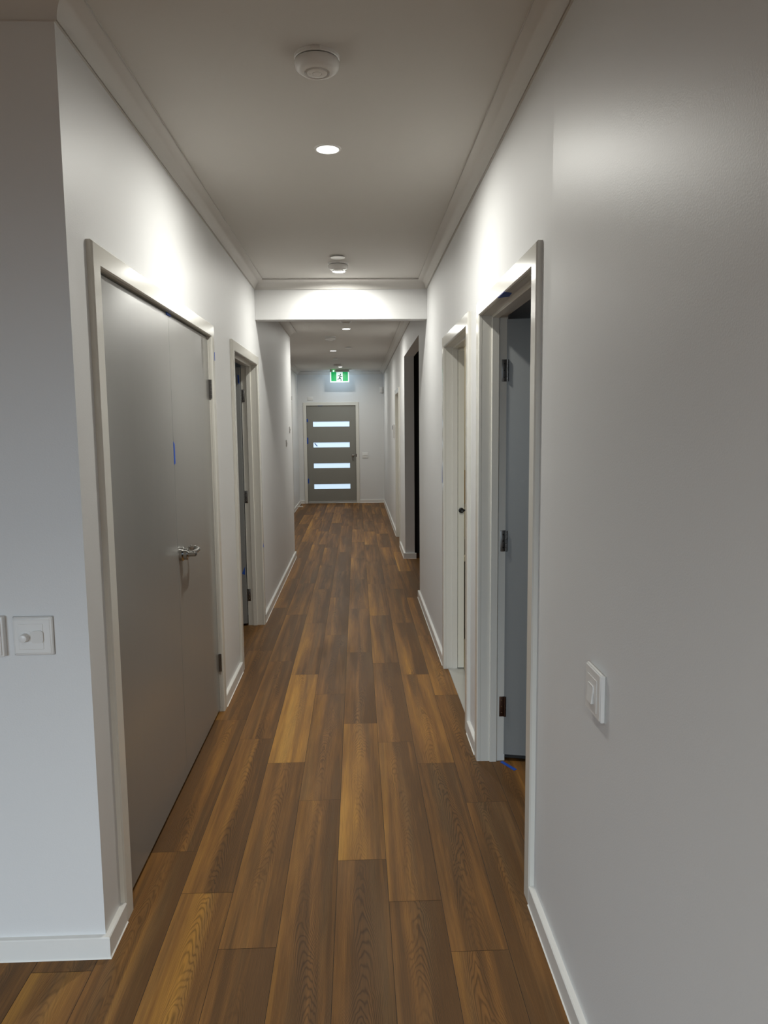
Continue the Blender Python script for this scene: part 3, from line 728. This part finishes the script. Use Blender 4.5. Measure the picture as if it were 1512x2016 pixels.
# bathroom glimpse
vt = thing('vanity_cabinet', 'dark low cabinet glimpsed through the gap of the cream bathroom door', 'cabinet', (.98, 5.6, 0))
k = NB(); box(k, XR+T+.02, 1.5, 5.40, 5.745, .10, .60, .004, 1); cbn = obj('cabinet_body', k, M['vanity'], vt)
k = NB(); box(k, XR+T+.01, 1.52, 5.38, 5.745, .60, .64, .004, 1); obj('cabinet_top', k, M['cream_wall'], vt)
k = NB(); box(k, XR+T+.03, 1.48, 5.43, 5.745, .006, .10); obj('plinth', k, M['vanity'], vt)
k = NB(); box(k, XR+T+.03, 1.05, 5.389, 5.40, .12, .58, .002, 1); dd = obj('cabinet_door', k, M['vanity'], vt)
pn2 = tag(obj('wall_panel', box(NB(), XR+T+.03, 1.4, 5.735, 5.75, .99, 1.25, .002, 1), M['tan'], None, origin=(1.0, 5.74, 1.1)), 'narrow tan panel glimpsed inside the cream bathroom behind the black knob', 'panel')
bx = tag(obj('tissue_box', box(NB(), .74, .94, 5.45, 5.55, .86-.22, .76, .004, 1), M['grey_plastic'], None, origin=(.84, 5.5, .64)), 'small grey box on the cabinet glimpsed inside the bathroom', 'box')

# ------------------------------------------------------------------ blue masking tape
TG = 'scraps of blue masking tape'
def tape(poly, axis, a0, a1, label):
    """thin strip: outline in the plane, thickness a0..a1 along the axis"""
    bm = NB(); slab(bm, poly, axis, a0, a1)
    cx = sum(p[0] for p in poly)/len(poly); cz = sum(p[1] for p in poly)/len(poly)
    org = {'x': (a0, cx, cz), 'y': (cx, a0, cz), 'z': (cx, cz, a0)}[axis]
    return tag(obj('masking_tape', bm, M['tape'], None, origin=org), label, 'tape', TG)
def R(a, b_, c0, c1): return [(a, c0), (b_, c0), (b_, c1), (a, c1)]
tape([(3.225, L1[2]-.003), (3.30, L1[2]-.004), (3.30, L1[2]-.012), (3.235, L1[2]-.014)], 'x', FACE+.0002, FACE+.0035, 'blue tape scrap at the top where the two closet doors meet')
tape([(seam-.004, 1.435), (seam+.022, 1.44), (seam+.020, 1.525), (seam-.002, 1.535)], 'x', FACE+.0002, FACE+.0008, 'blue tape strip at eye height on the seam of the closet doors')
tape(R(L1[1]+.052, L1[1]+.066, 1.955, 2.0), 'x', XL+AT+.0001, XL+AT+.0008, 'tiny blue tape fleck on the closet architrave, above the upper hinge')
bm = NB(); slab(bm, [(XR-.019, 2.80), (XR+.014, 2.82), (XR+.020, 2.90), (XR-.019, 2.93)], 'z', R1[2]-.0008, R1[2]-.0001)
tag(obj('masking_tape', bm, M['tape'], None, origin=(XR, 2.86, R1[2])), 'blue tape scrap under the head of the nearest right doorway', 'tape', TG)
bm = NB(); slab(bm, [(.658, 3.372), (.672, 3.384), (.722, 3.292), (.706, 3.280)], 'z', .0002, .0012)
tag(obj('masking_tape', bm, M['tape'], None, origin=(.69, 3.33, 0)), 'blue tape strip lying on the floor inside the nearest right doorway', 'tape', TG)
LY = L2[1]-.027
tape([(XL-.128, 2.00), (XL-.138, 2.00), (XL-.134, 1.94), (XL-.124, 1.93)], 'y', LY-.0010, LY-.0002, 'blue tape sliver near the top of the open left door')
tape([(XL-.125, .49), (XL-.150, .43), (XL-.128, .42)], 'y', LY-.0010, LY-.0002, 'blue tape wedge low on the open left door')
tape([(L2[1]+.032, .665), (L2[1]+.006, .64), (L2[1]+.060, .625)], 'x', XL+AT+.0001, XL+AT+.0008, 'blue tape scrap on the architrave beside the open left door')
for z0, z1, lab in ((1.70, 1.76, 'blue tape over the top hinge of the front door'), (1.245, 1.375, 'largest blue tape piece, over the middle hinge of the front door'), (.42, .52, 'blue tape over the bottom hinge of the front door')):
    tape(R(FD[0]+.002, FD[0]+.028, z0, z1), 'y', yq0-.0012, yq0-.0002, lab)
tape([(gx0+.020, 1.252), (gx0+.034, 1.262), (gx0+.086, 1.200), (gx0+.072, 1.190)], 'y', yq0+.0105, yq0+.0118, 'slanted blue tape on the second glass strip of the front door')
tape(R(-.80, -.70, FD[2]-.010, FD[2]-.001), 'y', YF+.001, YF+.008, 'dark tape sliver along the top edge of the front door')
tape([(R2_[1]+.060, 1.335), (R2_[1]+.052, 1.23), (R2_[1]+.0665, 1.22)], 'x', XR-AT-.0009, XR-AT-.0001, 'blue tape sliver on the far architrave edge of the bathroom doorway')
